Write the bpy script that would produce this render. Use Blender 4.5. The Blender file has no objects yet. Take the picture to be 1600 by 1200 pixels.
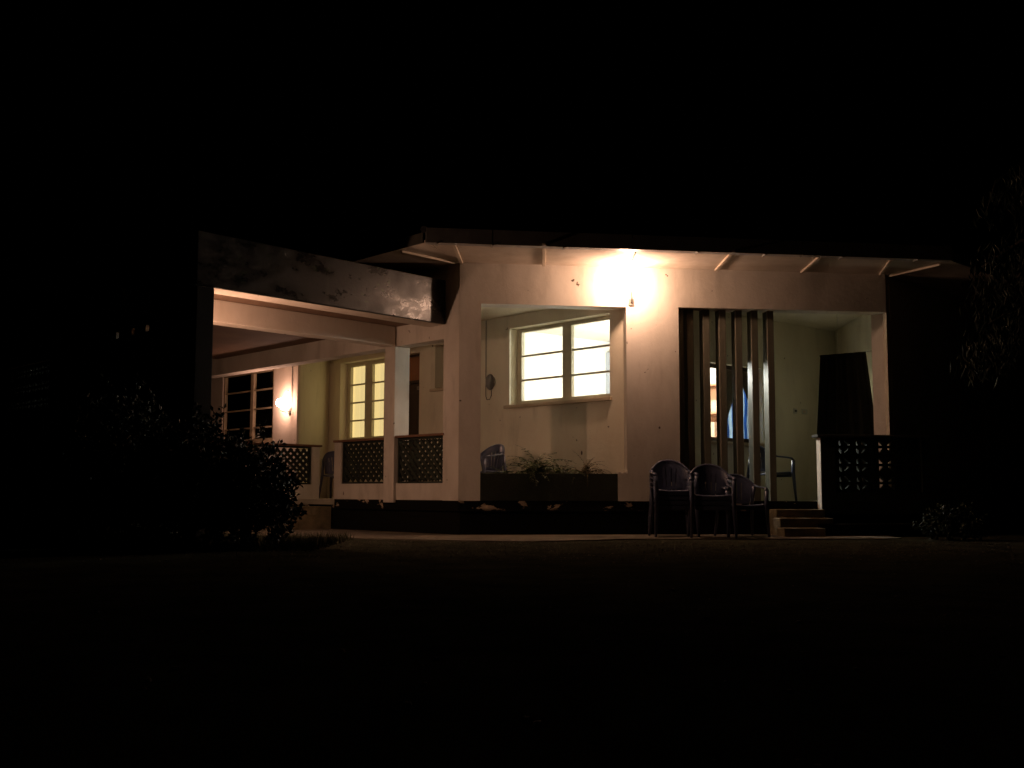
import bpy, bmesh, math, random
from mathutils import Vector, Matrix
R = math.radians
sc = bpy.context.scene
COL = sc.collection

# ------------------------------------------------------------------ camera, sky, exposure
cam_d = bpy.data.cameras.new('camera')
cam = bpy.data.objects.new('camera', cam_d); COL.objects.link(cam)
cam_d.sensor_width = 36.0; cam_d.lens = 39.375; cam_d.clip_start = 0.05; cam_d.clip_end = 600
cam.matrix_world = Matrix.Translation((0, 0, 0.58)) @ Matrix.Rotation(R(90) + math.atan(170 / 1750), 4, 'X') @ Matrix.Rotation(0.003, 4, 'Z')
sc.camera = cam
world = bpy.data.worlds.new('World'); sc.world = world; world.use_nodes = True
wn = world.node_tree.nodes; bgn = wn['Background']
sky = wn.new('ShaderNodeTexSky'); sky.sky_type = 'NISHITA'; sky.sun_disc = False
sky.sun_elevation = R(-9); sky.sun_rotation = R(160)
world.node_tree.links.new(sky.outputs[0], bgn.inputs[0]); bgn.inputs[1].default_value = 0.05
vs = sc.view_settings
vs.view_transform = 'Standard'; vs.look = 'None'; vs.exposure = 0.0; vs.gamma = 1.0; vs.use_curve_mapping = False
sc.render.engine = 'CYCLES'
cy = sc.cycles
cy.use_denoising = True
try: cy.denoiser = 'OPENIMAGEDENOISE'
except Exception: pass
cy.max_bounces = 8; cy.diffuse_bounces = 5; cy.transparent_max_bounces = 16
cy.sample_clamp_indirect = 4.0; cy.caustics_reflective = False; cy.caustics_refractive = False

# lamp strengths (radiance of the bulbs)
L_FRONT = 430.0; L_PORCH = 115.0; L_COLUMN = 850.0; L_ROOM = 600.0; L_SIDE = 20.0
WARM = (1.0, 0.60, 0.40)

# ------------------------------------------------------------------ materials
def nt(name):
    m = bpy.data.materials.new(name); m.use_nodes = True
    t = m.node_tree; b = t.nodes['Principled BSDF']; return m, t, b
def noise(t, scale, detail=6, rough=0.6, stretch=None):
    tc = t.nodes.new('ShaderNodeTexCoord'); n = t.nodes.new('ShaderNodeTexNoise')
    n.inputs['Scale'].default_value = scale; n.inputs['Detail'].default_value = detail; n.inputs['Roughness'].default_value = rough
    src = tc.outputs['Object']
    if stretch:
        mp = t.nodes.new('ShaderNodeMapping'); mp.inputs['Scale'].default_value = stretch
        t.links.new(src, mp.inputs['Vector']); src = mp.outputs['Vector']
    t.links.new(src, n.inputs['Vector']); return n.outputs[0]
def ramp(t, src, a, b, ca=(0, 0, 0, 1), cb=(1, 1, 1, 1)):
    r = t.nodes.new('ShaderNodeValToRGB'); r.color_ramp.elements[0].position = a; r.color_ramp.elements[1].position = b
    r.color_ramp.elements[0].color = ca; r.color_ramp.elements[1].color = cb
    t.links.new(src, r.inputs[0]); return r.outputs[0]
def mixc(t, fac, a, b):
    m = t.nodes.new('ShaderNodeMix'); m.data_type = 'RGBA'
    if isinstance(fac, float): m.inputs[0].default_value = fac
    else: t.links.new(fac, m.inputs[0])
    for i, c in ((6, a), (7, b)):
        if isinstance(c, tuple): m.inputs[i].default_value = (*c[:3], 1)
        else: t.links.new(c, m.inputs[i])
    return m.outputs[2]
def bump(t, b, h, strength=0.3, dist=0.01):
    n = t.nodes.new('ShaderNodeBump'); n.inputs['Strength'].default_value = strength; n.inputs['Distance'].default_value = dist
    t.links.new(h, n.inputs['Height']); t.links.new(n.outputs[0], b.inputs['Normal'])
def surf(name, c1, c2, rough=0.7, scale=3.0, bscale=60.0, bstr=0.25, stretch=None, spec=0.3, lo=0.35, hi=0.7):
    m, t, b = nt(name)
    c = mixc(t, ramp(t, noise(t, scale, 8, 0.65, stretch), lo, hi), c1, c2)
    t.links.new(c, b.inputs['Base Color']); b.inputs['Roughness'].default_value = rough
    b.inputs['Specular IOR Level'].default_value = spec
    bump(t, b, noise(t, bscale, 5, 0.6, stretch), bstr)
    return m
def plaster(name, base, stain, chip=(0.1, 0.07, 0.05)):
    m, t, b = nt(name)
    c = mixc(t, ramp(t, noise(t, 1.3, 9, 0.62, (1, 1, 0.45)), 0.42, 0.78), base, stain)
    c = mixc(t, ramp(t, noise(t, 4.0, 7, 0.6, (1, 1, 0.25)), 0.56, 0.95), c, tuple(0.7 * x for x in stain))
    c = mixc(t, ramp(t, noise(t, 9.0, 4, 0.5), 0.72, 0.74), c, chip)
    t.links.new(c, b.inputs['Base Color']); b.inputs['Roughness'].default_value = 0.75; b.inputs['Specular IOR Level'].default_value = 0.2
    bump(t, b, noise(t, 14, 9, 0.7), 0.22, 0.02)
    return m
def emis(name, col, s, base=(0.8, 0.8, 0.8)):
    m, t, b = nt(name); b.inputs['Base Color'].default_value = (*base, 1)
    b.inputs['Emission Color'].default_value = (*col, 1); b.inputs['Emission Strength'].default_value = s
    return m

M = {}
M['wall'] = plaster('cream_wall_plaster', (0.70, 0.645, 0.575), (0.45, 0.40, 0.335))
M['inwall'] = plaster('veranda_wall_plaster', (0.72, 0.66, 0.53), (0.58, 0.52, 0.40))
M['slabceil'] = surf('brown_carport_ceiling', (0.20, 0.125, 0.085), (0.15, 0.09, 0.06), 0.8, 2, 30, 0.2)
M['darkpaint'] = surf('dark_column_paint', (0.018, 0.018, 0.017), (0.012, 0.012, 0.011), 0.8, 3, 30, 0.2, spec=0.2)
M['room'] = surf('white_room_paint', (0.82, 0.80, 0.76), (0.76, 0.74, 0.68), 0.8, 1.0, 40, 0.05)
M['soffit'] = surf('painted_soffit_board', (0.66, 0.58, 0.50), (0.50, 0.42, 0.34), 0.7, 2.0, 25, 0.15)
M['batten'] = surf('soffit_batten_paint', (0.72, 0.62, 0.50), (0.55, 0.45, 0.34), 0.6, 5, 40, 0.2)
M['carport'] = plaster('carport_paint', (0.70, 0.62, 0.54), (0.56, 0.47, 0.38))
M['step'] = surf('ochre_step_cement', (0.24, 0.19, 0.11), (0.09, 0.075, 0.045), 0.85, 4, 40, 0.6)
M['vfloor'] = surf('polished_veranda_cement', (0.44, 0.41, 0.33), (0.33, 0.30, 0.24), 0.5, 2, 40, 0.15)
M['robe'] = surf('pale_blue_wardrobe_paint', (0.46, 0.50, 0.58), (0.42, 0.46, 0.54), 0.5, 2, 40, 0.1)
M['conc'] = surf('worn_concrete', (0.20, 0.18, 0.15), (0.09, 0.08, 0.065), 0.85, 2.5, 45, 0.5)
M['apron'] = surf('dusty_concrete_apron', (0.24, 0.20, 0.15), (0.08, 0.068, 0.05), 0.9, 0.8, 30, 0.6, lo=0.3, hi=0.65)
M['soil'] = surf('dark_soil_and_grit', (0.048, 0.048, 0.033), (0.019, 0.019, 0.014), 1.0, 2.2, 55, 0.9, spec=0.0)
M['gravel'] = surf('grey_gravel', (0.16, 0.14, 0.11), (0.08, 0.07, 0.055), 0.8, 1.0, 80, 0.3)
M['green'] = surf('dark_green_paint', (0.030, 0.036, 0.024), (0.018, 0.020, 0.014), 0.55, 4, 50, 0.3)
M['cap'] = surf('red_brown_coping', (0.24, 0.12, 0.07), (0.16, 0.09, 0.06), 0.7, 4, 50, 0.3)
M['darkcap'] = surf('dark_coping', (0.05, 0.045, 0.035), (0.03, 0.028, 0.02), 0.7, 4, 50, 0.3)
M['frame'] = surf('olive_paint_with_bloom', (0.58, 0.53, 0.40), (0.46, 0.42, 0.31), 0.5, 6, 50, 0.1)  # frame paint made paler to carry the bloom around the lit panes
M['sill'] = surf('sill_paint', (0.50, 0.40, 0.28), (0.38, 0.30, 0.20), 0.6, 4, 40, 0.2)
M['door'] = surf('dark_brown_door', (0.05, 0.028, 0.016), (0.03, 0.018, 0.010), 0.45, 2, 30, 0.2, (8, 8, 0.6))
M['transom'] = surf('red_brown_transom_board', (0.30, 0.13, 0.06), (0.22, 0.09, 0.04), 0.5, 3, 30, 0.2)
M['fin'] = surf('weathered_fin_board', (0.17, 0.16, 0.12), (0.12, 0.113, 0.082), 0.5, 2, 35, 0.25, (6, 6, 0.4))
M['gutter'] = surf('galvanised_gutter', (0.42, 0.40, 0.38), (0.28, 0.27, 0.25), 0.45, 3, 30, 0.1)
M['roof'] = surf('dark_roof_sheet', (0.030, 0.028, 0.026), (0.018, 0.016, 0.015), 0.6, 1.5, 30, 0.2)
M['metal'] = surf('dull_lamp_metal', (0.20, 0.18, 0.16), (0.12, 0.11, 0.10), 0.4, 8, 40, 0.1)
M['cable'] = surf('dark_cable', (0.06, 0.055, 0.05), (0.04, 0.036, 0.03), 0.6)
M['grayglobe'] = surf('dull_bulkhead_glass', (0.22, 0.21, 0.20), (0.14, 0.13, 0.13), 0.3, 6, 30, 0.1)
M['white'] = surf('white_plastic', (0.55, 0.53, 0.47), (0.48, 0.46, 0.40), 0.4)
M['black'] = surf('dark_socket_plastic', (0.03, 0.03, 0.03), (0.02, 0.02, 0.02), 0.4)
M['plastic'] = surf('blue_chair_plastic', (0.085, 0.095, 0.155), (0.068, 0.076, 0.125), 0.30, 3, 120, 0.06, spec=0.55)
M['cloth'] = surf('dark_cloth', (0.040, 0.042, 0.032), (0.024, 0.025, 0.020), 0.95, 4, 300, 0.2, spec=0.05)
M['browncloth'] = surf('brown_curtain_cloth', (0.07, 0.045, 0.03), (0.05, 0.032, 0.02), 0.9, 4, 250, 0.2, spec=0.1)
M['wood'] = surf('shelf_wood', (0.50, 0.26, 0.15), (0.40, 0.20, 0.11), 0.5, 2, 30, 0.2, (1, 1, 8))
M['paper'] = surf('pale_box_card', (0.62, 0.48, 0.36), (0.55, 0.42, 0.30), 0.8)
M['trunk'] = surf('dark_bark', (0.06, 0.045, 0.03), (0.035, 0.027, 0.02), 0.9, 8, 30, 0.8)
def leafmat(name, a, b, rough=0.45):
    m, t, bs = nt(name)
    oi = t.nodes.new('ShaderNodeNewGeometry')
    c = mixc(t, oi.outputs['Random Per Island'], a, b)
    t.links.new(c, bs.inputs['Base Color']); bs.inputs['Roughness'].default_value = rough
    bs.inputs['Specular IOR Level'].default_value = 0.4
    return m
M['leaf'] = leafmat('shrub_leaf', (0.010, 0.020, 0.007), (0.021, 0.034, 0.011), 0.6)
M['treeleaf'] = leafmat('tree_leaf', (0.012, 0.020, 0.008), (0.024, 0.032, 0.012), 0.7)
M['fern'] = leafmat('planter_leaf', (0.045, 0.070, 0.018), (0.085, 0.100, 0.030))
M['dryfern'] = leafmat('dry_planter_leaf', (0.12, 0.085, 0.035), (0.085, 0.075, 0.03), 0.6)
M['grass'] = leafmat('grass_blade', (0.03, 0.042, 0.014), (0.06, 0.06, 0.024), 0.6)
# plinth: black tar paint peeling off pale render
m, t, b = nt('peeling_black_plinth')
pk = ramp(t, noise(t, 3.4, 7, 0.62, (1, 1, 1.9)), 0.585, 0.61)
tcz = t.nodes.new('ShaderNodeTexCoord'); sp = t.nodes.new('ShaderNodeSeparateXYZ'); t.links.new(tcz.outputs['Object'], sp.inputs[0])
zr = t.nodes.new('ShaderNodeMapRange'); zr.inputs[1].default_value = 0.33; zr.inputs[2].default_value = 0.38
t.links.new(sp.outputs[2], zr.inputs[0])
mu = t.nodes.new('ShaderNodeMath'); mu.operation = 'MULTIPLY'; t.links.new(zr.outputs[0], mu.inputs[0]); t.links.new(pk, mu.inputs[1])
t.links.new(mixc(t, mu.outputs[0], (0.009, 0.0085, 0.007), (0.50, 0.40, 0.30)), b.inputs['Base Color']); b.inputs['Roughness'].default_value = 0.95; b.inputs['Specular IOR Level'].default_value = 0.05
bump(t, b, noise(t, 30, 7, 0.7), 0.6, 0.02); M['plinth'] = m
# carport fascia: grey paint with green-black mould and pock marks
m, t, b = nt('mouldy_fascia_paint')
c = mixc(t, ramp(t, noise(t, 2.2, 9, 0.7), 0.40, 0.62), (0.015, 0.0155, 0.013), (0.009, 0.009, 0.008))
c = mixc(t, ramp(t, noise(t, 5.0, 6, 0.6, (1, 1, 0.12)), 0.58, 0.75), c, (0.03, 0.029, 0.025))
c = mixc(t, ramp(t, noise(t, 3.6, 8, 0.7, (1, 1, 2.2)), 0.60, 0.66), c, (0.025, 0.045, 0.014))
c = mixc(t, ramp(t, noise(t, 13, 3, 0.5), 0.66, 0.68), c, (0.004, 0.004, 0.003))
t.links.new(c, b.inputs['Base Color']); b.inputs['Specular IOR Level'].default_value = 0.45
t.links.new(ramp(t, noise(t, 2.6, 8, 0.7, (1, 1, 2.0)), 0.38, 0.66, (.24, .24, .24, 1), (.55, .55, .55, 1)), b.inputs['Roughness'])
bump(t, b, noise(t, 14, 12, 0.72), 0.13, 0.025); M['fascia'] = m
# glass: mostly clear with a faint reflection
def glass(name, refl, tint):
    m, t, b = nt(name); t.nodes.remove(b)
    tr = t.nodes.new('ShaderNodeBsdfTransparent'); tr.inputs[0].default_value = (*tint, 1)
    gl = t.nodes.new('ShaderNodeBsdfGlossy'); gl.inputs['Roughness'].default_value = 0.05
    mx = t.nodes.new('ShaderNodeMixShader'); mx.inputs[0].default_value = refl
    t.links.new(tr.outputs[0], mx.inputs[1]); t.links.new(gl.outputs[0], mx.inputs[2]); t.links.new(mx.outputs[0], t.nodes['Material Output'].inputs[0])
    return m
M['glass'] = glass('window_glass', 0.05, (0.95, 0.96, 0.95))
M['bulbF'] = emis('lit_bulb_front', WARM, L_FRONT)
M['bulbP'] = emis('lit_bulb_porch', (1.0, 0.56, 0.40), L_PORCH)
M['bulbC'] = emis('lit_bulb_column', (1.0, 0.56, 0.36), L_COLUMN)
M['bulbS'] = emis('lit_bulb_side', (1.0, 0.97, 0.62), L_SIDE)
M['tube'] = emis('lit_ceiling_globe', (0.98, 0.97, 0.88), L_ROOM)
M['ycurt'] = emis('self_glowing_yellow_curtain', (1.0, 0.77, 0.35), 0.80, (0.6, 0.5, 0.25))  # emission in the cloth itself, no lamp stands behind it
# blue and white sheer, lit through from the room
m, t, b = nt('blue_white_sheer')
wv = t.nodes.new('ShaderNodeTexWave'); wv.inputs['Scale'].default_value = 2.6; wv.inputs['Distortion'].default_value = 1.5; wv.bands_direction = 'X'
tc = t.nodes.new('ShaderNodeTexCoord'); t.links.new(tc.outputs['Object'], wv.inputs['Vector'])
cc = mixc(t, ramp(t, wv.outputs[0], 0.45, 0.55), (0.09, 0.22, 0.50), (0.62, 0.74, 0.85))
tl = t.nodes.new('ShaderNodeBsdfTranslucent'); df = t.nodes.new('ShaderNodeBsdfDiffuse'); mx = t.nodes.new('ShaderNodeMixShader'); mx.inputs[0].default_value = 0.6
t.links.new(cc, tl.inputs[0]); t.links.new(cc, df.inputs[0]); t.links.new(df.outputs[0], mx.inputs[1]); t.links.new(tl.outputs[0], mx.inputs[2])
t.links.new(mx.outputs[0], t.nodes['Material Output'].inputs[0]); t.nodes.remove(b); M['sheer'] = m

# ------------------------------------------------------------------ helpers
def wmat(o):
    mtx = o.matrix_basis.copy()
    if o.parent: return wmat(o.parent) @ o.matrix_parent_inverse @ mtx
    return mtx
def link(name, me, mat, parent=None, world=True):
    o = bpy.data.objects.new(name, me); COL.objects.link(o)
    if mat and me and len(me.materials) == 0: me.materials.append(mat)
    if parent:
        o.parent = parent
        if world: o.matrix_parent_inverse = wmat(parent).inverted()
    return o
def tag(o, label, cat, group=None, kind=None):
    if label: o['label'] = label
    if cat: o['category'] = cat
    if group: o['group'] = group
    if kind: o['kind'] = kind
    return o
def thing(name, loc, label, cat, group=None, rz=0.0):
    o = bpy.data.objects.new(name, None); COL.objects.link(o); o.location = loc; o.rotation_euler = (0, 0, rz); o.empty_display_size = 0.2
    return tag(o, label, cat, group)
def mesh(name, verts, faces, smooth=False):
    me = bpy.data.meshes.new(name); me.from_pydata([tuple(v) for v in verts], [], faces); me.update()
    bm = bmesh.new(); bm.from_mesh(me); bmesh.ops.delete(bm, geom=[v for v in bm.verts if not v.link_faces], context='VERTS'); bmesh.ops.recalc_face_normals(bm, faces=bm.faces[:]); bm.to_mesh(me); bm.free()
    if smooth:
        for p in me.polygons: p.use_smooth = True
    return me
class MB:
    def __init__(s): s.v = []; s.f = []
    def add(s, v, f):
        k = len(s.v); s.v += [tuple(x) for x in v]; s.f += [tuple(i + k for i in q) for q in f]; return s
    def hexa(s, p):  # 4 bottom + 4 top
        return s.add(p, [(0, 3, 2, 1), (4, 5, 6, 7), (0, 1, 5, 4), (1, 2, 6, 5), (2, 3, 7, 6), (3, 0, 4, 7)])
    def prism(s, xy, z0, z1):
        n = len(xy)
        return s.add([(x, y, z0) for x, y in xy] + [(x, y, z1) for x, y in xy],
                     [tuple(range(n))[::-1], tuple(range(n, 2 * n))] + [(i, (i + 1) % n, n + (i + 1) % n, n + i) for i in range(n)])
    def tube(s, path, r, n=8, ry=None, cap=True):
        path = [Vector(p) for p in path]; k0 = len(s.v); up = Vector((0, 0, 1))
        for i, p in enumerate(path):
            d = (path[min(i + 1, len(path) - 1)] - path[max(i - 1, 0)]).normalized()
            a = d.cross(up if abs(d.z) < 0.95 else Vector((1, 0, 0))).normalized(); b2 = a.cross(d).normalized()
            rr = r[i] if isinstance(r, (list, tuple)) else r; r2 = rr if ry is None else ry
            for k in range(n):
                q = 2 * math.pi * k / n; s.v.append(tuple(p + a * math.cos(q) * rr + b2 * math.sin(q) * r2))
        for i in range(len(path) - 1):
            for k in range(n):
                s.f.append((k0 + i * n + k, k0 + i * n + (k + 1) % n, k0 + (i + 1) * n + (k + 1) % n, k0 + (i + 1) * n + k))
        if cap:
            s.f.append(tuple(k0 + k for k in range(n))[::-1]); s.f.append(tuple(k0 + (len(path) - 1) * n + k for k in range(n)))
        return s
    def ball(s, c, r, n=16, m=10, sz=1.0, rot=None):
        vv = [Vector((0, 0, r * sz))]; c = Vector(c)
        for j in range(1, m):
            for i in range(n):
                a = math.pi * j / m; q = 2 * math.pi * i / n
                vv.append(Vector((r * math.sin(a) * math.cos(q), r * math.sin(a) * math.sin(q), r * sz * math.cos(a))))
        vv.append(Vector((0, 0, -r * sz)))
        if rot: vv = [rot @ v for v in vv]
        f = [(0, 1 + i, 1 + (i + 1) % n) for i in range(n)]
        for j in range(m - 2):
            for i in range(n):
                f.append((1 + j * n + i, 1 + (j + 1) * n + i, 1 + (j + 1) * n + (i + 1) % n, 1 + j * n + (i + 1) % n))
        L = 1 + (m - 1) * n
        f += [(L, 1 + (m - 2) * n + (i + 1) % n, 1 + (m - 2) * n + i) for i in range(n)]
        return s.add([c + v for v in vv], f)
    def build(s, name, mat, parent=None, smooth=False, world=True, bevel=0.0):
        me = mesh(name, s.v, s.f, smooth)
        if bevel:
            bm = bmesh.new(); bm.from_mesh(me)
            ed = [e for e in bm.edges if len(e.link_faces) == 2 and e.calc_face_angle(0) > 0.5]
            bmesh.ops.bevel(bm, geom=ed, offset=bevel, segments=2, affect='EDGES', profile=0.6); bm.to_mesh(me); bm.free()
        return link(name, me, mat, parent, world)
class Frame:
    """vertical reference plane: s along its heading, d outwards (towards the garden), z up"""
    def __init__(f, o, th, sgn=1):
        a = R(th); f.o = Vector((o[0], o[1], 0)); f.u = Vector((math.cos(a), math.sin(a), 0)); f.n = Vector((math.sin(a), -math.cos(a), 0)) * sgn; f.th = a
    def P(f, s, d=0.0, z=0.0): return f.o + f.u * s + f.n * d + Vector((0, 0, z))
    def xy(f, s, d=0.0): p = f.P(s, d); return (p.x, p.y)
    def box(f, mb, s0, s1, d0, d1, z0, z1):
        return mb.hexa([f.P(s0, d0, z0), f.P(s1, d0, z0), f.P(s1, d1, z0), f.P(s0, d1, z0), f.P(s0, d0, z1), f.P(s1, d0, z1), f.P(s1, d1, z1), f.P(s0, d1, z1)])
    def wall(f, mb, s0, s1, z0, z1, d0, d1, holes=()):
        S = sorted({s0, s1, *[h[0] for h in holes], *[h[1] for h in holes]}); Z = sorted({z0, z1, *[h[2] for h in holes], *[h[3] for h in holes]})
        S = [q for q in S if s0 <= q <= s1]; Z = [q for q in Z if z0 <= q <= z1]
        def solid(i, j):
            if i < 0 or j < 0 or i >= len(S) - 1 or j >= len(Z) - 1: return False
            a = (S[i] + S[i + 1]) / 2; c = (Z[j] + Z[j + 1]) / 2
            return not any(h[0] < a < h[1] and h[2] < c < h[3] for h in holes)
        idx = {}
        k0 = len(mb.v)
        for i, a in enumerate(S):
            for j, c in enumerate(Z):
                for k, dd in enumerate((d0, d1)):
                    idx[i, j, k] = len(mb.v); mb.v.append(tuple(f.P(a, dd, c)))
        for i in range(len(S) - 1):
            for j in range(len(Z) - 1):
                if not solid(i, j): continue
                q = lambda a, c, k: idx[i + a, j + c, k]
                mb.f.append((q(0, 0, 0), q(1, 0, 0), q(1, 1, 0), q(0, 1, 0))); mb.f.append((q(0, 0, 1), q(0, 1, 1), q(1, 1, 1), q(1, 0, 1)))
                if not solid(i - 1, j): mb.f.append((q(0, 0, 0), q(0, 1, 0), q(0, 1, 1), q(0, 0, 1)))
                if not solid(i + 1, j): mb.f.append((q(1, 0, 0), q(1, 0, 1), q(1, 1, 1), q(1, 1, 0)))
                if not solid(i, j - 1): mb.f.append((q(0, 0, 0), q(0, 0, 1), q(1, 0, 1), q(1, 0, 0)))
                if not solid(i, j + 1): mb.f.append((q(0, 1, 0), q(1, 1, 0), q(1, 1, 1), q(0, 1, 1)))
        return mb

C0 = (-0.72, 15.2)
F = Frame(C0, 7)                    # front porch wall
A = Frame(C0, 132, -1)              # veranda front on the left, runs back to the left
W = Frame((1.46, 15.79), 132, -1)   # house wall behind the veranda
VO = W.P(-0.3)
V = Frame((VO.x, VO.y), 42, 1)      # house wall behind the right-hand porch
B = Frame(A.xy(0.30), 228, -1)      # carport edge, runs towards the camera from the veranda corner (228 = 48 reversed)
B.n = Vector((math.sin(R(48)), -math.cos(R(48)), 0))
W1 = Frame((C0[0] + .743 * .8, C0[1] + .669 * .8), 132, -1)
FL = 0.47; SOF = 3.735

# ------------------------------------------------------------------ ground
random.seed(5)
gm = MB(); NX, NY = 60, 60
xs = [-70 + 140 * i / NX for i in range(NX + 1)]; ys = [-6 + 130 * (j / NY) ** 1.6 for j in range(NY + 1)]
gm.add([(x, y, 0.0 if y > 13 else 0.0) for y in ys for x in xs], [(j * (NX + 1) + i, j * (NX + 1) + i + 1, (j + 1) * (NX + 1) + i + 1, (j + 1) * (NX + 1) + i) for j in range(NY) for i in range(NX)])
tag(gm.build('ground', M['soil'], smooth=True), None, None, kind='structure')
ap = MB()
edge = [(-4.6, 16.2), (-3.4, 15.1), (-2.6, 14.55), (-1.9, 14.1), (-1.2, 13.75), (-0.4, 13.42), (0.3, 13.3), (0.9, 13.7), (1.5, 14.1), (2.5, 14.25), (3.6, 14.3), (4.6, 14.4), (5.2, 14.7)]
rag = []
for i in range(len(edge) - 1):
    for k in range(5):
        u = k / 5; x = edge[i][0] * (1 - u) + edge[i + 1][0] * u; y = edge[i][1] * (1 - u) + edge[i + 1][1] * u
        rag.append((x + random.uniform(-.03, .03), y + random.uniform(-.04, .04)))
ap.prism(rag + [(5.2, 16.2), (-0.5, 16.0), (-3.6, 19.2), (-6.0, 18.0)], -0.05, 0.014)
tag(ap.build('pavement', M['apron']), None, None, kind='structure')
gv = MB()
for i in range(3800):
    y = random.uniform(2.2, 13.2) if i < 500 else random.triangular(9.0, 13.7, 13.4); x = random.uniform(-0.42, 0.42) * y + 0.3; r = random.uniform(.003, .008) * random.choice((1, 1, 1, 1.8))
    a = random.uniform(0, 3.1); ca, sa = math.cos(a), math.sin(a); hx = r * random.uniform(.8, 1.4); hy = r; h = r * random.uniform(.5, .9)
    pts = [(x + ca * px - sa * py, y + sa * px + ca * py, z) for px, py, z in ((-hx, -hy, -.01), (hx, -hy, -.01), (hx, hy, -.01), (-hx, hy, -.01), (-hx * .6, -hy * .5, h), (hx * .5, -hy * .6, h * .9), (hx * .6, hy * .5, h), (-hx * .5, hy * .6, h * .8))]
    gv.hexa(pts)
tag(gv.build('gravel', M['gravel']), 'scattered grit and small stones on the dark forecourt ground', 'gravel', kind='stuff')

# ------------------------------------------------------------------ the house
house = thing('bungalow', (1.5, 18.0, 0.0), 'cream plastered bungalow with lit veranda, angled porch and flat carport roof', 'house')
def part(name, mb, mat, parent=None, smooth=False, bevel=0.0): return mb.build(name, M[mat], parent or house, smooth, True, bevel)

# floor slab of veranda, porch and left terrace (recessed plinth below it)
bl_end = Vector((-3.28, 19.2, 0)); bdir = Vector((-math.cos(R(48)), -math.sin(R(48)), 0))
bl0 = bl_end + bdir * 0.79; bl1 = bl_end + bdir * 4.2
CR = F.P(6.15)
floor_xy = [A.xy(4.5, -.02), A.xy(0.012, -.02), F.xy(0.012, -.02), F.xy(6.1, -.02), (6.2, 20.4), (3.0, 23.5), (-6.0, 26.0), (-9.5, 22.0), (bl1.x - 2.4, bl1.y + 2.6), (bl1.x, bl1.y)]
part('veranda_floor', MB().prism(floor_xy, 0.39, FL), 'vfloor')
pl_xy = [A.xy(4.46, -.05), A.xy(0.03, -.05), F.xy(0.03, -.05), F.xy(6.05, -.05), (6.1, 20.3), (3.0, 23.4), (-6.0, 25.9), (-9.4, 22.0), (bl1.x - 2.36, bl1.y + 2.64), (bl1.x + .04, bl1.y + .06)]
part('plinth', MB().prism(pl_xy, -0.05, 0.395), 'plinth')
mb = MB(); A.box(mb, 0.0, 3.05, -0.3, -0.012, 0.33, 0.478); F.box(mb, 0.002, 6.1, -0.28, -0.012, 0.33, 0.474)
part('plinth_edge', mb, 'plinth')

# front porch wall
mb = MB(); F.wall(mb, 0.0, 6.15, FL, SOF + .05, -0.28, 0.0, [(0.295, 2.2, FL, 3.17), (2.2, 2.33, 0.845, 3.17), (3.08, 6.15, FL, 3.185)])
part('porch_wall', mb, 'wall')
# chipped edge of the low stub beside the planter
mb = MB(); random.seed(2)
for i in range(5): F.box(mb, 2.205 + .024 * i, 2.225 + .024 * i, -0.2, -0.01, 0.83, 0.852 + random.uniform(0, .02))
part('broken_plaster', mb, 'wall')
# left veranda front: pier, lintel, post
mb = MB(); A.wall(mb, 0.004, 7.6, FL, SOF + .05, -0.25, 0.0, [(0.344, 7.6, FL, 2.71)])
part('veranda_wall', mb, 'wall')
mb = MB(); A.box(mb, 1.446, 1.70, -0.235, 0.03, 0.435, 2.705); part('post', mb, 'wall', bevel=.008)
# house walls
hw = [(0.10, 2.24, 1.94, 3.15), (3.3, 4.13, 2.33, 3.06), (4.565, 5.42, FL, 2.99), (5.6, 7.02, 1.52, 3.0)]
mb = MB(); W.wall(mb, -0.3, 7.55, FL, 3.6, -0.25, 0.0, hw); part('house_wall', mb, 'inwall')
mb = MB(); V.wall(mb, 0.26, 5.2, FL, 3.6, -0.22, 0.0, [(1.75, 3.1, 1.36, 2.55)]); part('house_wall', mb, 'inwall')
# right side wall of the porch (inner face straight back, outer face in the dark)
vc = V.P(5.2); e0 = F.P(6.15, -0.002); e1 = F.P(6.28, -.4)
part('porch_side_wall', MB().prism([(e0.x, e0.y), (e1.x, e1.y), (vc.x + .5, vc.y + .1), (vc.x, vc.y)], FL, SOF + .05), 'inwall')
# outer wall turning back to the right
X = Frame((F.P(6.17, -.02).x, F.P(6.17, -.02).y), 45, 1)
mb = MB(); X.wall(mb, 0.1, 7.5, 0.0, SOF + .05, -0.3, 0.0); part('outer_wall', mb, 'wall')
# wall with the dark window and its return
mb = MB(); W1.wall(mb, 5.512, 9.6, FL, 3.6, -0.05, 0.0, [(6.34, 8.30, 1.5, 2.87)]); part('house_wall', mb, 'carport')
pa = W1.P(5.51, -.01); pb = W.P(7.40, -.02)
RW = Frame((pa.x, pa.y), math.degrees(math.atan2(pb.y - pa.y, pb.x - pa.x)), 1)
mb = MB(); RW.wall(mb, 0.05, (pb - pa).length, FL, 3.6, -0.05, 0.0); part('return_wall', mb, 'inwall')
# porch / veranda ceiling
ceil_xy = [A.xy(7.5, -.252), A.xy(0.1, -.252), F.xy(0.1, -.282), F.xy(6.14, -.282), (5.75, 20.2), (4.8, 21.0), (0.5, 26.0), (-7.5, 23.5)]
part('porch_ceiling', MB().prism(ceil_xy, 3.35, 3.42), 'inwall')

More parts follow.
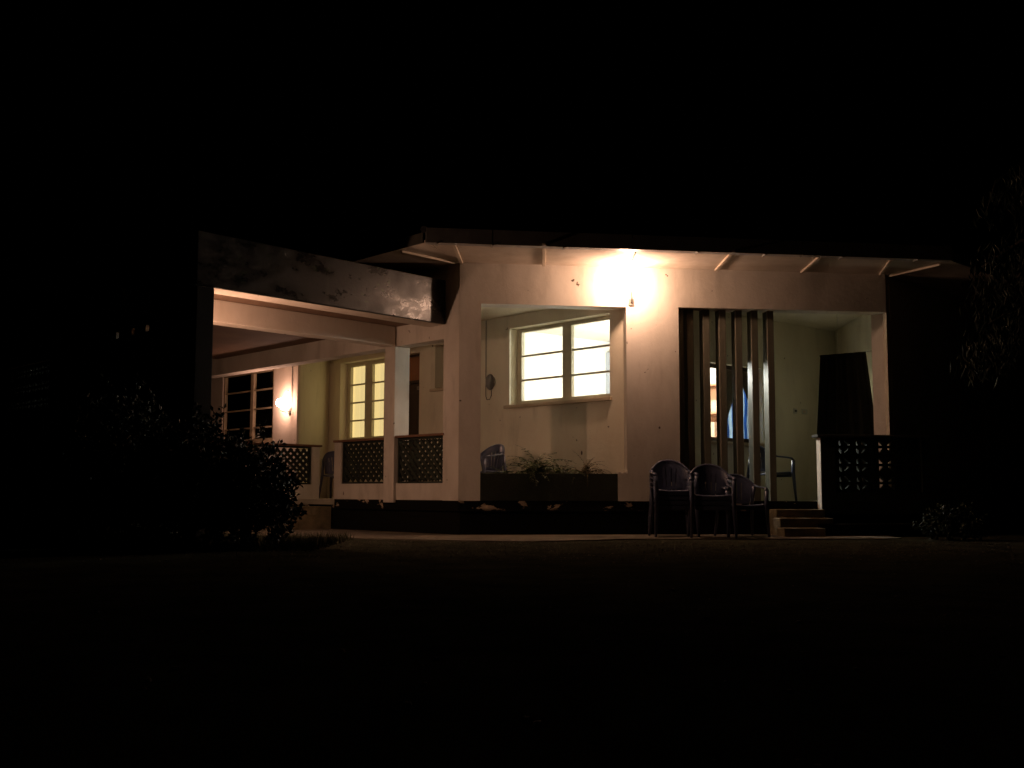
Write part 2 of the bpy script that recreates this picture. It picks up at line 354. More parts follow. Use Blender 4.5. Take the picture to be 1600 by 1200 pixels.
# soffit: boards with battens
E1 = Vector((-1.10, 13.94, 0)); E2 = Vector((5.88, 14.92, 0))
cA = A.P(0.0); dirX = X.u
def soffit(name, pts): part(name, MB().prism([(p.x, p.y) for p in pts], SOF, SOF + .03), 'soffit')
def lerp(a, b2, k): return a + (b2 - a) * k
c0 = F.P(0, -.02); c1 = F.P(6.15, -.02)
ks = [(0, 0), (.051, .004), (.215, .19), (.39, .387), (.570, .590), (.744, .795), (.888, .985), (1, 1)]
for i in range(len(ks) - 1):
    g = 0.0012
    soffit('soffit_board', [lerp(c0, c1, ks[i][1] + g), lerp(c0, c1, ks[i + 1][1] - g), lerp(E1, E2, ks[i + 1][0] - g), lerp(E1, E2, ks[i][0] + g)])
EA = E1 + A.u * 9.5; CA = A.P(9.2, -.02)
for i in range(6):
    a, b2 = i / 6 + .001, (i + 1) / 6 - .001
    soffit('soffit_board', [lerp(A.P(0, -.02), CA, a), lerp(E1, EA, a), lerp(E1, EA, b2), lerp(A.P(0, -.02), CA, b2)])
EX = E2 + dirX * 7.5; CX = X.P(7.2, -.02)
for i in range(5):
    a, b2 = i / 5 + .001, (i + 1) / 5 - .001
    soffit('soffit_board', [lerp(X.P(0, -.02), CX, a), lerp(E2, EX, a), lerp(E2, EX, b2), lerp(X.P(0, -.02), CX, b2)])
def batten(a, b2, w=.045):
    d = (b2 - a).normalized(); n = Vector((-d.y, d.x, 0)) * w / 2; mb = MB()
    mb.prism([((a + n).x, (a + n).y), ((a - n).x, (a - n).y), ((b2 - n).x, (b2 - n).y), ((b2 + n).x, (b2 + n).y)], SOF - .03, SOF - .001); part('batten', mb, 'batten', bevel=.004)
bt = [((-.745, 13.99), (-.70, 15.17)), ((0.40, 13.96), (0.437, 15.30)), ((2.88, 14.33), (2.88, 15.60)), ((4.09, 14.58), (4.13, 15.74)), ((5.10, 14.83), (5.30, 15.90)), ((1.62, 14.12), (1.64, 15.44))]
for a, b2 in bt[:5]: batten(Vector((*a, 0)), Vector((*b2, 0)))
batten(Vector((-1.45, 14.42, 0)), Vector((-0.80, 15.14, 0)), .03)
batten(Vector((-2.6, 15.70, 0)), Vector((-1.75, 16.3, 0)), .03)
batten(E2 + Vector((.0, .25, 0)), Vector((5.46, 15.98, 0)), .022)
# eave fascia board and box gutter
def eave(a, b2, nrm, name, z0, z1, t0, t1, mat):
    mb = MB(); q = [a + nrm * t0, b2 + nrm * t0, b2 + nrm * t1, a + nrm * t1]
    mb.prism([(p.x, p.y) for p in q], z0, z1); return part(name, mb, mat, bevel=.004)
eF = (E2 - E1).normalized(); nF = Vector((eF.y, -eF.x, 0)); nA = A.n; nX = X.n
eave(E1, E2, nF, 'eave_board', SOF - .004, SOF + .13, 0.0, 0.022, 'gutter')
eave(E1 + A.u * .03, EA, nA, 'eave_board', SOF - .004, SOF + .13, 0.0, 0.022, 'darkcap')  # shade on the left run put into a darker board colour
eave(E2, EX, nX, 'eave_board', SOF - .004, SOF + .13, 0.0, 0.022, 'gutter')
gl = [(lerp(E1, E2, 0.0), lerp(E1, E2, 0.118)), (lerp(E1, E2, 0.120), lerp(E1, E2, 0.375)), (lerp(E1, E2, 0.377), lerp(E1, E2, 0.70)), (lerp(E1, E2, 0.702), E2)]
for a, b2 in gl:   # open-topped channel lengths
    mb = MB(); w = .12
    for t0, t1, z0, z1 in ((.026, .146, SOF - .035, SOF - .029), (.140, .146, SOF - .0285, SOF + .155), (.0262, .031, SOF - .0285, SOF + .135)):
        q = [a + nF * t0, b2 + nF * t0, b2 + nF * t1, a + nF * t1]; mb.prism([(p.x, p.y) for p in q], z0, z1)
    part('gutter', mb, 'gutter')
mb = MB()
for k in (0.02, 0.12, 0.25, 0.5, 0.63, 0.78, 0.93):
    p = lerp(E1, E2, k); q = [p + nF * .02 - eF * .012, p + nF * .152 - eF * .012, p + nF * .152 + eF * .012, p + nF * .02 + eF * .012]
    b_ = MB().prism([(v.x, v.y) for v in q], SOF - .047, SOF - .036); part('gutter_bracket', b_, 'gutter')
# roof: low hip of dark sheets
rz = SOF + .16; E1r = E1 + Vector((-.02, -.02, rz)); E2r = E2 + Vector((.02, -.02, rz)); EAr = EA + Vector((0, 0, rz)); EXr = EX + Vector((0, 0, rz))
h1 = Vector((-1.2, 20.0, rz + 1.65)); h2 = Vector((4.2, 20.8, rz + 1.65)); hA = Vector((-6.6, 24.8, rz + 1.65)); hX = Vector((8.6, 24.5, rz + 1.65))
part('roof', MB().add([E1r, E2r, h2, h1], [(0, 1, 2, 3)]), 'roof'); part('roof', MB().add([EAr, E1r, h1, hA], [(0, 1, 2, 3)]), 'roof'); part('roof', MB().add([E2r, EXr, hX, h2], [(0, 1, 2, 3)]), 'roof')
mb = MB(); mb.tube([E1r, h1], .05, 6); mb.tube([E2r, h2], .05, 6); mb.tube([h1, h2], .06, 6); part('ridge_cap', mb, 'roof')

# carport: slab, mouldy fascia, beam and corner column
K = Vector((-3.56, 12.45, 0)); blen = (Vector(B.o) - K).length; ub = (K - B.o).normalized(); nb = B.n
k2 = K + A.u * 6.6
sl = [A.P(0.665, .004) , K + A.u * .365 - ub * .1, k2 - ub * .1, A.P(7.0, .004)]
part('carport_slab', MB().prism([(p.x, p.y) for p in sl], 3.0, 3.40), 'slabceil')
f0 = B.o + nb * 0.0; q = [f0 + A.n * .01 , K, K + A.u * .04, A.P(0.34, .01)]
q2 = [A.P(0.343, .012), K + A.u * .043, K + A.u * .36, A.P(0.66, .012)]
part('edge_beam', MB().prism([(p.x, p.y) for p in q2], 2.906, 3.5), 'carport')
part('carport_fascia', MB().prism([(p.x, p.y) for p in q], 2.905, 3.53), 'fascia', bevel=.012)
q = [K + A.u * .152, k2, k2 - ub * .15, K + A.u * .152 - ub * .15]
part('carport_fascia', MB().prism([(p.x, p.y) for p in q], 2.905, 3.53), 'fascia', bevel=.012)
b0 = A.P(1.573, .032); q0 = A.P(1.573, .03)
b1 = b0 + ub * 4.35; wv_ = A.u * .13
part('carport_beam', MB().prism([((b0 + wv_).x, (b0 + wv_).y), ((b1 + wv_).x, (b1 + wv_).y), ((b1 - wv_).x, (b1 - wv_).y), ((b0 - wv_).x, (b0 - wv_).y)], 2.715, 2.998), 'carport', bevel=.008)
q = [K + A.u * .02 - ub * .02, K + A.u * .02 - ub * .25, K + A.u * .72 - ub * .25, K + A.u * .72 - ub * .02]
part('column', MB().prism([(p.x, p.y) for p in q], -.05, 2.903), 'darkpaint', bevel=.01)
# balustrades: base wall with end piers, coping and diagonal lattice slats
def balustrade(fr, s0, s1, z0, z1, cap, pier0, pier1, d0=-.13, d1=-.01, base=.235, matw='wall', capmat='cap', pitch=.137, dd=.0):
    mb = MB(); a, c = s0 + pier0, s1 - pier1
    fr.wall(mb, s0, s1, z0, cap - .035, d0, d1, [(a, c, z0 + base, cap - .035)])
    bal = part('balustrade', mb, matw)
    mb = MB(); fr.box(mb, s0 - .03, s1 + .0, d0 - .03, d1 + .03, cap - .034, cap); part('coping', mb, capmat, bal, bevel=.006)
    zb, zt = z0 + base, cap - .036; h = zt - zb; w = c - a
    slope = 0.125 / .137
    m2 = MB(); fr.wall(m2, a + .001, c - .001, zb + .001, zt - .001, (d0 + d1) / 2 - .035, (d0 + d1) / 2 + .035, [(a + .028, c - .028, zb + .028, zt - .028)]); part('lattice_frame', m2, 'green', bal)
    a += .029; c -= .029; zb += .029; zt -= .029; h = zt - zb; w = c - a
    dm = (d0 + d1) / 2
    for sg in (1, -1):
        off = -h / slope
        k = 0
        while off + k * pitch < w:
            p0 = off + k * pitch; k += 1
            # line from (p0, 0) rising to the right; clip to panel
            t0 = max(0.0, -p0); t1 = min(h / slope, w - p0)
            if t1 - t0 < .03: continue
            xa, xb = p0 + t0, p0 + t1; za, zb_ = zb + t0 * slope, zb + t1 * slope
            if sg < 0: xa, xb = w - xa, w - xb
            hw_ = .031; dx, dz = xb - xa, zb_ - za; L = math.hypot(dx, dz); nx, nz = -dz / L * hw_, dx / L * hw_
            da, db = (dm, dm + .022) if sg > 0 else (dm - .022, dm - .001)
            m2 = MB(); P4 = [(xa - nx, za - nz), (xb - nx, zb_ - nz), (xb + nx, zb_ + nz), (xa + nx, za + nz)]
            P4 = [(min(max(x, 0.001), w - .001), min(max(z, zb + .001), zt - .001)) for x, z in P4]
            m2.add([fr.P(a + x, da, z) for x, z in P4] + [fr.P(a + x, db, z) for x, z in P4], [(0, 1, 2, 3), (7, 6, 5, 4), (0, 4, 5, 1), (1, 5, 6, 2), (2, 6, 7, 3), (3, 7, 4, 0)])
            part('slat', m2, 'green', bal)
    return bal
balustrade(A, 0.352, 1.44, FL + .005, 1.40, 1.40, 0.0, 0.0)
balustrade(A, 1.706, 3.07, FL + .005, 1.40, 1.385, 0.0, 0.19)
LB = Frame((bl_end.x, bl_end.y), 228, -1); LB.n = Vector((math.sin(R(48)), -math.cos(R(48)), 0))
balustrade(LB, 0.0, 3.6, FL + .005, 1.40, 1.385, 0.16, 0.16)
# right-hand balustrade of pierced blocks, dark painted
RB = Frame(F.xy(0, .16), 7)
mb = MB(); RB.wall(mb, 5.06, 6.62, 0.30, 1.365, -.16, 0.0, [(5.26, 6.54, .605, 1.365)]); rbal = part('balustrade', mb, 'green')
mb = MB(); RB.box(mb, 5.0, 6.66, -.19, .03, 1.366, 1.405); part('coping', mb, 'darkcap', rbal, bevel=.006)
mb = MB(); RB.box(mb, 5.053, 5.06, -.15, -.012, 0.33, 1.36); part('pier_face', mb, 'wall', rbal)
bw, bh = 1.28 / 5, .76 / 3
bk = MB()
def tri(mb, p, d0, d1):
    n = len(p); mb.add([(x, d0, z) for x, z in p] + [(x, d1, z) for x, z in p], [tuple(range(n)), tuple(range(n, 2 * n))[::-1]] + [(i, (i + 1) % n, n + (i + 1) % n, n + i) for i in range(n)])
# block: a frame with a bow-tie of two openings above and below a middle web
e = .022
for p in ([(0, 0), (bw, 0), (bw, e), (0, e)], [(0, bh - e), (bw, bh - e), (bw, bh), (0, bh)], [(0, e), (e, e), (e, bh - e), (0, bh - e)], [(bw - e, e), (bw, e), (bw, bh - e), (bw - e, bh - e)],
          [(e, bh / 2 - .018), (bw - e, bh / 2 - .018), (bw - e, bh / 2 + .018), (e, bh / 2 + .018)], [(bw / 2 - .02, e), (bw / 2 + .02, e), (bw / 2 + .02, bh / 2 - .018), (bw / 2 - .02, bh / 2 - .018)],
          [(bw / 2 - .02, bh / 2 + .018), (bw / 2 + .02, bh / 2 + .018), (bw / 2 + .02, bh - e), (bw / 2 - .02, bh - e)],
          [(e, e), (bw / 2 - .02, e), (e, bh / 2 - .03)], [(bw - e, e), (bw - e, bh / 2 - .03), (bw / 2 + .02, e)], [(e, bh - e), (e, bh / 2 + .03), (bw / 2 - .02, bh - e)], [(bw - e, bh - e), (bw / 2 + .02, bh - e), (bw - e, bh / 2 + .03)]):
    tri(bk, p, -.04, .04)
bme = mesh('pierced_block', bk.v, bk.f); bme.materials.append(M['green'])
for i in range(5):
    for j in range(3):
        o = link('pierced_block', bme, None, rbal); p = RB.P(5.26 + bw * i + .001, -.08, .605 + bh * j + .0005)
        o.matrix_basis = Matrix.Translation(p) @ Matrix.Rotation(R(7), 4, 'Z')
# dark footing under the right balustrade and its forward plinth
mb = MB(); RB.box(mb, 5.075, 6.6, -.3, -.03, -.05, .298); part('footing', mb, 'plinth')
mb = MB(); RB.box(mb, 4.83, 6.9, .02, .42, -.05, .17); part('footing', mb, 'plinth')

# steps
def steps(fr, s0, s1, lv, d0, tread=.29):
    for k, z in enumerate(lv):
        mb = MB(); fr.box(mb, s0[k], s1[k], d0 + tread * k + (.002 if k else 0), d0 + tread * (k + 1), -.04, z); part('step', mb, 'step', bevel=.012)
steps(F, [4.35, 4.30, 4.25], [5.05, 5.05, 4.82], [.365, .25, .125], -.01, .28)
steps(A, [3.12, 3.12, 3.12], [4.45, 4.45, 4.45], [.36, .24, .12], -.01)

# windows
def window(fr, s0, s1, z0, z1, d, cols, muntins, fmat='frame', sill=True, name='window', gl='glass', fw=.05):
    mb = MB()
    holes = [(a, b2, z0 + fw + .02, z1 - fw - .01) for a, b2 in cols]
    fr.wall(mb, s0 + .002, s1 - .002, z0 + .002, z1 - .002, d - .06, d, holes)
    w = part(name, mb, fmat)
    for a, b2 in cols:
        lev = [z0 + fw + .02] + list(muntins) + [z1 - fw - .01]
        for zz in muntins:
            m2 = MB(); fr.box(m2, a + .001, b2 - .001, d - .05, d - .01, zz - .014, zz + .014); part('muntin', m2, fmat, w)
        for i in range(len(lev) - 1):
            m2 = MB(); fr.box(m2, a + .001, b2 - .001, d - .034, d - .029, lev[i] + (.0145 if i else .001), lev[i + 1] - (.0145 if i < len(lev) - 2 else .001)); part('pane', m2, gl, w)
    if sill:
        m2 = MB(); fr.box(m2, s0 - .04, s1 + .09, d + .002, .05, z0 - .05, z0 - .001); part('sill', m2, 'sill', w, bevel=.005)
    return w
window(W, .10, 2.24, 1.94, 3.15, -.16, [(.185, 1.03), (1.22, 2.135)], [2.335, 2.715])
window(W, 3.3, 4.13, 2.33, 3.06, -.16, [(3.37, 3.69), (3.74, 4.06)], [])
window(W, 5.6, 7.02, 1.52, 3.0, -.16, [(5.72, 6.204), (6.431, 6.911)], [1.914, 2.25, 2.588], fw=.06)
window(W1, 6.34, 8.30, 1.5, 2.87, -.02, [(6.40, 7.12), (7.22, 8.24)], [1.78, 2.13, 2.485], fmat='sill')
vw = window(V, 1.75, 3.1, 1.36, 2.55, -.10, [(1.81, 3.04)], [], fmat='door')
# dark room behind the unlit windows, the doorway and its transom
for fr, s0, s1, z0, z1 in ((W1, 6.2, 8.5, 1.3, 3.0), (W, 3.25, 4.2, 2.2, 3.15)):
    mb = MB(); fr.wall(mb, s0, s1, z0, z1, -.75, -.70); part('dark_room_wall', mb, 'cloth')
mb = MB(); W.box(mb, 4.60, 5.39, -.20, -.155, FL + .01, 2.47); dr = part('door', mb, 'door', bevel=.004)
for z0, z1 in ((.62, 1.35), (1.5, 2.32)):
    m2 = MB(); W.box(m2, 4.72, 5.27, -.154, -.14, z0, z1); part('door_panel', m2, 'door', dr, bevel=.006)
m2 = MB(); p = W.P(4.66, -.13, 1.5); m2.tube([p, W.P(4.66, -.09, 1.5), W.P(4.78, -.09, 1.5)], .011, 8); part('handle', m2, 'metal', dr)
m2 = MB(); W.box(m2, 4.60, 4.78, -.153, -.11, 2.36, 2.42); part('door_closer', m2, 'metal', dr)
mb = MB(); W.wall(mb, 4.567, 5.418, FL, 2.988, -.22, -.12, [(4.60, 5.39, FL, 2.48), (4.60, 5.39, 2.53, 2.95)]); df_ = part('door_frame', mb, 'door')
m2 = MB(); W.box(m2, 4.602, 5.388, -.19, -.16, 2.532, 2.948); part('transom', m2, 'transom', df_)

# lit corner room: floor, ceiling, walls, ceiling globe
rm = lambda t, v: (VO + W.u * t + V.u * v)
def roomprism(name, pts, z0, z1): part(name, MB().prism([(p.x, p.y) for p in pts], z0, z1), 'room')
roomprism('room_ceiling', [rm(.26, .26), rm(3.4, .26), rm(3.4, 3.9), rm(.26, 3.9)], 3.30, 3.345)
roomprism('room_floor', [rm(.26, .26), rm(3.4, .26), rm(3.4, 3.9), rm(.26, 3.9)], FL + .002, FL + .02)
roomprism('room_wall', [rm(3.3, .255), rm(3.4, .255), rm(3.4, 3.9), rm(3.3, 3.9)], FL + .021, 3.299)
roomprism('room_wall', [rm(.225, 3.8), rm(3.299, 3.8), rm(3.299, 3.9), rm(.225, 3.9)], FL + .021, 3.299)
lamp = thing('ceiling_lamp', tuple(rm(0.95, 2.1))[:2] + (2.6,), 'white globe ceiling lamp in the bright room behind the large window', 'lamp')
MB().ball((0, 0, 0), .11).build('globe', M['tube'], lamp, True, False); MB().tube([(0, 0, .105), (0, 0, .70)], .012).build('stem', M['white'], lamp, False, False)
rob = thing('wardrobe', tuple(rm(3.0, 3.38))[:2] + (FL + .02,), 'tall pale blue wardrobe in the bright room, seen through the large window', 'wardrobe')
def roombox(name, t0, t1, v0, v1, z0, z1, mat, parent, bev=.004):
    q = [rm(t0, v0), rm(t1, v0), rm(t1, v1), rm(t0, v1)]; return MB().prism([(p.x, p.y) for p in q], z0, z1).build(name, M[mat], parent, False, True, bev)
roombox('body', 2.78, 3.295, 3.0, 3.76, FL + .021, 3.1, 'robe', rob)
for v0 in (3.02, 3.39):
    d_ = roombox('door', 2.755, 2.778, v0, v0 + .35, FL + .1, 3.06, 'robe', rob); roombox('handle', 2.735, 2.754, v0 + (.30 if v0 < 3.2 else .04), v0 + (.32 if v0 < 3.2 else .06), 1.5, 1.65, 'metal', d_)
# curtain behind the small-paned window; its own glow stands in for a room lamp
mb = MB(); n = 60
for i in range(n + 1):
    s = 5.45 + 2.1 * i / n; d = -.32 + .018 * math.sin(i * 1.35) + .008 * math.sin(i * .6)
    mb.v += [tuple(W.P(s, d, 1.45)), tuple(W.P(s, d, 3.05)), tuple(W.P(s, d - .006, 1.45)), tuple(W.P(s, d - .006, 3.05))]
for i in range(n): mb.f += [(4 * i, 4 * i + 4, 4 * i + 5, 4 * i + 1), (4 * i + 2, 4 * i + 3, 4 * i + 7, 4 * i + 6)]
tag(mb.build('curtain', M['ycurt'], None, True), 'glowing yellow curtain behind the eight-pane veranda window', 'curtain')

# vertical fin screen in the right-hand opening
for s in (3.115, 3.262, 3.497, 3.735, 3.973, 4.208, 4.443):
    mb = MB(); F.box(mb, s - .02, s + .075, -.34, -.14, FL + .002, 3.40); part('screen_fin', mb, 'fin', bevel=.004)

# side wall of the carport running back from the corner column, with vent holes and a pierced-block panel
KA = Frame((K.x, K.y), 132, -1)
mb = MB(); KA.wall(mb, .745, 6.5, -.05, 2.76, -.20, -.04, [(1.30, 1.39, 2.52, 2.60), (1.72, 1.81, 2.52, 2.60), (2.19, 2.28, 2.52, 2.60), (4.6, 6.4, 1.75, 2.46)]); part('carport_side_wall', mb, 'carport')
mb = MB(); KA.box(mb, .745, 6.5, -.21, -.02, 2.762, 2.80); part('wall_coping', mb, 'sill', bevel=.006)
mb = MB(); KA.box(mb, .745, 6.5, -.15, -.07, 2.802, 2.998); part('head_beam', mb, 'carport')
for i in range(7):
    for j in range(3):
        o = link('pierced_block', bme, None, house); p = KA.P(4.602 + i * .2568, -.11, 1.752 + j * .2345)
        o.matrix_basis = Matrix.Translation(p) @ Matrix.Rotation(R(132), 4, 'Z') @ Matrix.Diagonal((1, 1, .92, 1))

# ------------------------------------------------------------------ planter and its plants
planter = thing('planter_box', tuple(F.P(1.25, -.1, FL)), 'dark green planter box filling the front opening below the large window', 'planter')
mb = MB()
F.box(mb, .297, 2.198, -.06, -.004, FL + .002, .845); part_p = mb.build('front_panel', M['green'], planter, False, True, .006)
mb = MB(); F.box(mb, .297, 2.198, -.50, -.45, FL + .002, .83); mb.build('back_panel', M['green'], planter)
mb = MB(); F.box(mb, .297, .34, -.449, -.061, FL + .002, .83); mb.build('end_panel', M['green'], planter)
mb = MB(); F.box(mb, 2.155, 2.198, -.449, -.061, FL + .002, .83); mb.build('end_panel', M['green'], planter)
mb = MB(); F.box(mb, .342, 2.153, -.448, -.062, FL + .004, .80); mb.build('soil', M['soil'], planter)
def strap_plant(name, pos, label, cat, n, L, mat, seed, w=.018, group=None, up=(.6, 1.35)):
    random.seed(seed); o = thing(name, tuple(pos), label, cat, group)
    st = MB(); lf = MB()
    st.tube([(0, 0, -.02), (0, 0, L * .25)], [.012, .006], 6).build('stem', M['trunk'], o, False, False)
    for i in range(n):
        az = random.uniform(0, 6.28); el = random.uniform(*up); ln = L * random.uniform(.55, 1.1); p = Vector((0, 0, random.uniform(0, L * .25)))
        seg = 7; prev = []
        for k in range(seg + 1):
            u = k / seg; ww = w * (.5 + 1.2 * u) * (1 - u) ** .6 + .001
            d = Vector((math.cos(az) * math.cos(el), math.sin(az) * math.cos(el), math.sin(el))); sd = Vector((-math.sin(az), math.cos(az), 0))
            prev.append((p - sd * ww, p + sd * ww)); p = p + d * ln / seg; el -= random.uniform(.12, .34)
        k0 = len(lf.v)
        for a, b2 in prev: lf.v += [tuple(a), tuple(b2)]
        for k in range(seg): lf.f.append((k0 + 2 * k, k0 + 2 * k + 1, k0 + 2 * k + 3, k0 + 2 * k + 2))
    lf.build('foliage', M[mat], o, True, False); return o
def fern(pos, label, n, L, mat, seed, leafl=.06, up=(.5, 1.4)):
    random.seed(seed); o = thing('potted_plant', tuple(pos), label, 'plant'); lf = MB()
    for i in range(n):
        az = random.uniform(0, 6.28); el = random.uniform(*up); ln = L * random.uniform(.55, 1.1); p = Vector((random.uniform(-.05, .05), random.uniform(-.04, .04), 0)); seg = 11; pts = []
        bend = random.uniform(.08, .24)
        for k in range(seg + 1):
            d = Vector((math.cos(az) * math.cos(el), math.sin(az) * math.cos(el), math.sin(el))); sd = Vector((-math.sin(az), math.cos(az), 0)); pts.append(p.copy())
            if k > 1:
                u = k / seg; q = leafl * (1.25 - u) * random.uniform(.7, 1.2)
                for sg in (-1, 1):
                    if random.random() < .12: continue
                    leaf(lf, p, q, q * .22, (sd * sg + d * .55 + Vector((0, 0, random.uniform(-.5, .15)))).normalized(), Vector((random.uniform(-.4, .4), random.uniform(-.4, .4), 1)))
            p = p + d * ln / seg; el -= bend * random.uniform(.6, 1.4)
        MB.tube(lf, pts, [.004 * (1 - .8 * k / seg) + .0008 for k in range(seg + 1)], 4)
    lf.build('foliage', M[mat], o, False, False)
    return o
def leaf(mb, c, L, w, d, up):
    sd = d.cross(up)
    if sd.length < 1e-3: sd = Vector((1, 0, 0))
    sd.normalize(); nn = sd.cross(d).normalized()
    k = len(mb.v); mb.v += [tuple(c), tuple(c + d * L * .5 + sd * w + nn * L * .06), tuple(c + d * L - nn * L * .08), tuple(c + d * L * .5 - sd * w + nn * L * .06)]
    mb.f += [(k, k + 1, k + 2), (k, k + 2, k + 3)]
fern(F.P(1.10, -.25, .79), 'leafy green fern with arching fronds, tallest in the planter', 36, .62, 'fern', 3, .11, (.6, 1.5))
fern(F.P(.62, -.25, .79), 'sparse low plant at the left end of the planter beside the blue chair', 12, .36, 'fern', 4, .07, (.5, 1.4))
fern(F.P(1.45, -.27, .79), 'low spreading green plant in the middle of the planter under the window', 34, .46, 'fern', 7, .08, (.5, 1.45))
fern(F.P(1.78, -.25, .79), 'brownish drying plant towards the right end of the planter', 44, .44, 'dryfern', 9, .06, (.5, 1.5))

# ------------------------------------------------------------------ lamps
fl = thing('wall_lamp', tuple(F.P(2.40, 0, 3.22)), 'bright bare bulb lamp on the porch wall under the eave, blazing', 'lamp')
bp = F.P(2.30, .30, 3.47)
MB().ball(bp, .07, 20, 14, 1.1).build('bulb', M['bulbF'], fl, True)
mb = MB(); mb.tube([F.P(2.40, .012, 3.24), F.P(2.395, .07, 3.26), F.P(2.38, .13, 3.36), F.P(2.35, .19, 3.44)], .010, 8); mb.build('arm', M['metal'], fl, True)
mb = MB(); mb.tube([F.P(2.352, .18, 3.44), F.P(2.32, .25, 3.462)], [.024, .020], 10); mb.build('socket', M['metal'], fl, True)
mb = MB(); F.box(mb, 2.36, 2.44, .001, .018, 3.19, 3.29); mb.build('backplate', M['metal'], fl, False, True, .004)
pl = thing('wall_lamp', tuple(W1.P(5.78, 0, 2.1)), 'small glowing bulb lamp on the veranda pier beside the dark window', 'lamp')
MB().ball(W1.P(5.83, .15, 2.17), .078, 20, 14).build('bulb', M['bulbP'], pl, True)
mb = MB(); mb.tube([W1.P(5.75, .012, 2.02), W1.P(5.75, .09, 2.0), W1.P(5.81, .15, 2.03), W1.P(5.83, .15, 2.095)], .009, 8); mb.build('arm', M['metal'], pl, True)
mb = MB(); W1.box(mb, 5.71, 5.79, .001, .016, 1.97, 2.08); mb.build('backplate', M['metal'], pl, False, True, .004)
mb = MB(); mb.tube([W1.P(5.68, .012, 3.3), W1.P(5.68, .012, 2.2), W1.P(5.68, .02, 1.96), W1.P(5.71, .03, 1.93), W1.P(5.74, .03, 1.96)], .007, 6); mb.build('cable', M['cable'], pl, True)
cl0 = K - ub * .25 + A.u * .56
cl = thing('wall_lamp', (cl0.x, cl0.y, 2.0), 'lamp fixed to the house side of the carport column, hidden from the garden', 'lamp')
cb = cl0 - ub * .13
MB().ball((cb.x, cb.y, 2.02), .05, 14, 10).build('bulb', M['bulbC'], cl, True)
MB().tube([(cl0.x, cl0.y, 2.1), (cb.x, cb.y, 2.11), (cb.x, cb.y, 2.06)], .010, 8).build('arm', M['metal'], cl, True)
sl_ = thing('pendant_lamp', tuple(F.P(5.86, -1.05, 2.15)), 'bare bulb hanging in the right porch, screened by the dark blanket', 'lamp')
MB().ball(F.P(5.86, -1.05, 2.12), .05, 14, 10).build('bulb', M['bulbS'], sl_, True)
MB().tube([F.P(5.86, -1.05, 2.165), F.P(5.86, -1.05, 2.23)], .016, 8).build('socket', M['metal'], sl_, True)
MB().tube([F.P(5.86, -1.05, 2.23), F.P(5.86, -1.05, 3.349)], .003, 6).build('cord', M['white'], sl_, True)
ul = thing('bulkhead_lamp', tuple(W.P(2.67, 0, 2.33)), 'unlit oval bulkhead lamp with a hanging cable on the veranda wall', 'lamp')
rot = Matrix.Rotation(R(132), 3, 'Z')
MB().ball(W.P(2.67, .03, 2.335), .075, 16, 12, 1.75, None).build('globe', M['grayglobe'], ul, True)
mb = MB(); mb.tube([W.P(2.67, .001, 2.335), W.P(2.67, .03, 2.335)], .10, 16); mb.build('base', M['metal'], ul, False)
mb = MB(); mb.tube([W.P(2.80, .008, 3.34), W.P(2.80, .008, 2.12), W.P(2.77, .012, 2.06), W.P(2.70, .012, 2.06), W.P(2.66, .012, 2.12), W.P(2.66, .012, 2.2)], .006, 6); mb.build('cable', M['cable'], ul, True)
for nm, s, mt, lab in (('wall_socket', 3.98, 'black', 'dark wall socket on the porch back wall left of the pale switch'), ('light_switch', 4.22, 'white', 'pale light switch plate on the porch back wall')):
    sw = thing(nm, tuple(V.P(s, 0, 1.88)), lab, 'switch' if 'light' in nm else 'socket')
    mb = MB(); V.box(mb, s - .05, s + .10 if mt == 'white' else s + .05, .001, .012, 1.88, 1.965); mb.build('plate', M['white'], sw, False, True, .003)
    mb = MB(); V.box(mb, s - .025, s + .03, .0125, .02, 1.905, 1.94); mb.build('rocker', M['black'] if mt == 'black' else M['paper'], sw, False, True, .002)

# ------------------------------------------------------------------ curtains and cloths
def drape(name, fr, outline, d, mat, label, cat, amp=.02, nf=5, n=28, mrows=16, thick=.006):
    """outline(u) -> (s_left, s_right) with u 0 at top, 1 at bottom; z range in outline.z"""
    mb = MB(); z0, z1 = outline['z']
    for j in range(mrows + 1):
        u = j / mrows; a, b2 = outline['f'](u)
        for i in range(n + 1):
            k = i / n; dd = d + amp * (.35 + .65 * u) * math.sin(k * nf * 6.28 + u * .8) + amp * .4 * math.sin(k * nf * 2.3 * 6.28 + 1)
            zt = z1 + outline.get('tilt', 0) * k * (1 - u); mb.v.append(tuple(fr.P(a + (b2 - a) * k, dd, zt + (z0 - zt) * u)))
    N = (n + 1) * (mrows + 1)
    for j in range(mrows + 1):
        for i in range(n + 1):
            v = Vector(mb.v[j * (n + 1) + i]) - fr.n * thick; mb.v.append(tuple(v))
    for o in (0, N):
        for j in range(mrows):
            for i in range(n):
                a = o + j * (n + 1) + i; mb.f.append((a, a + 1, a + n + 2, a + n + 1))
    for j in range(mrows):
        for i in (0, n):
            a = j * (n + 1) + i; mb.f.append((a, a + n + 1, a + n + 1 + N, a + N))
    for i in range(n):
        for j in (0, mrows):
            a = j * (n + 1) + i; mb.f.append((a, a + 1, a + 1 + N, a + N))
    return tag(mb.build(name, M[mat], None, True), label, cat)
drape('hanging_cloth', F, {'z': (.56, 2.60), 'tilt': .07, 'f': lambda u: (5.33 - .10 * min(1, u * 1.5), 6.03 + .15 * min(1, u * 1.6))}, -.45, 'cloth', 'dark blanket hanging over a line behind the right balustrade', 'blanket', .025, 4)
rp = thing('clothes_line', tuple(F.P(5.5, -.45, 2.6)), 'thin line carrying the dark blanket across the right porch', 'rope')
MB().tube([V.P(5.1, .005, 2.53), F.P(5.32, -.452, 2.592), F.P(6.03, -.452, 2.664), F.P(6.19, -.45, 2.69)], .004, 6).build('cord', M['cable'], rp, True)
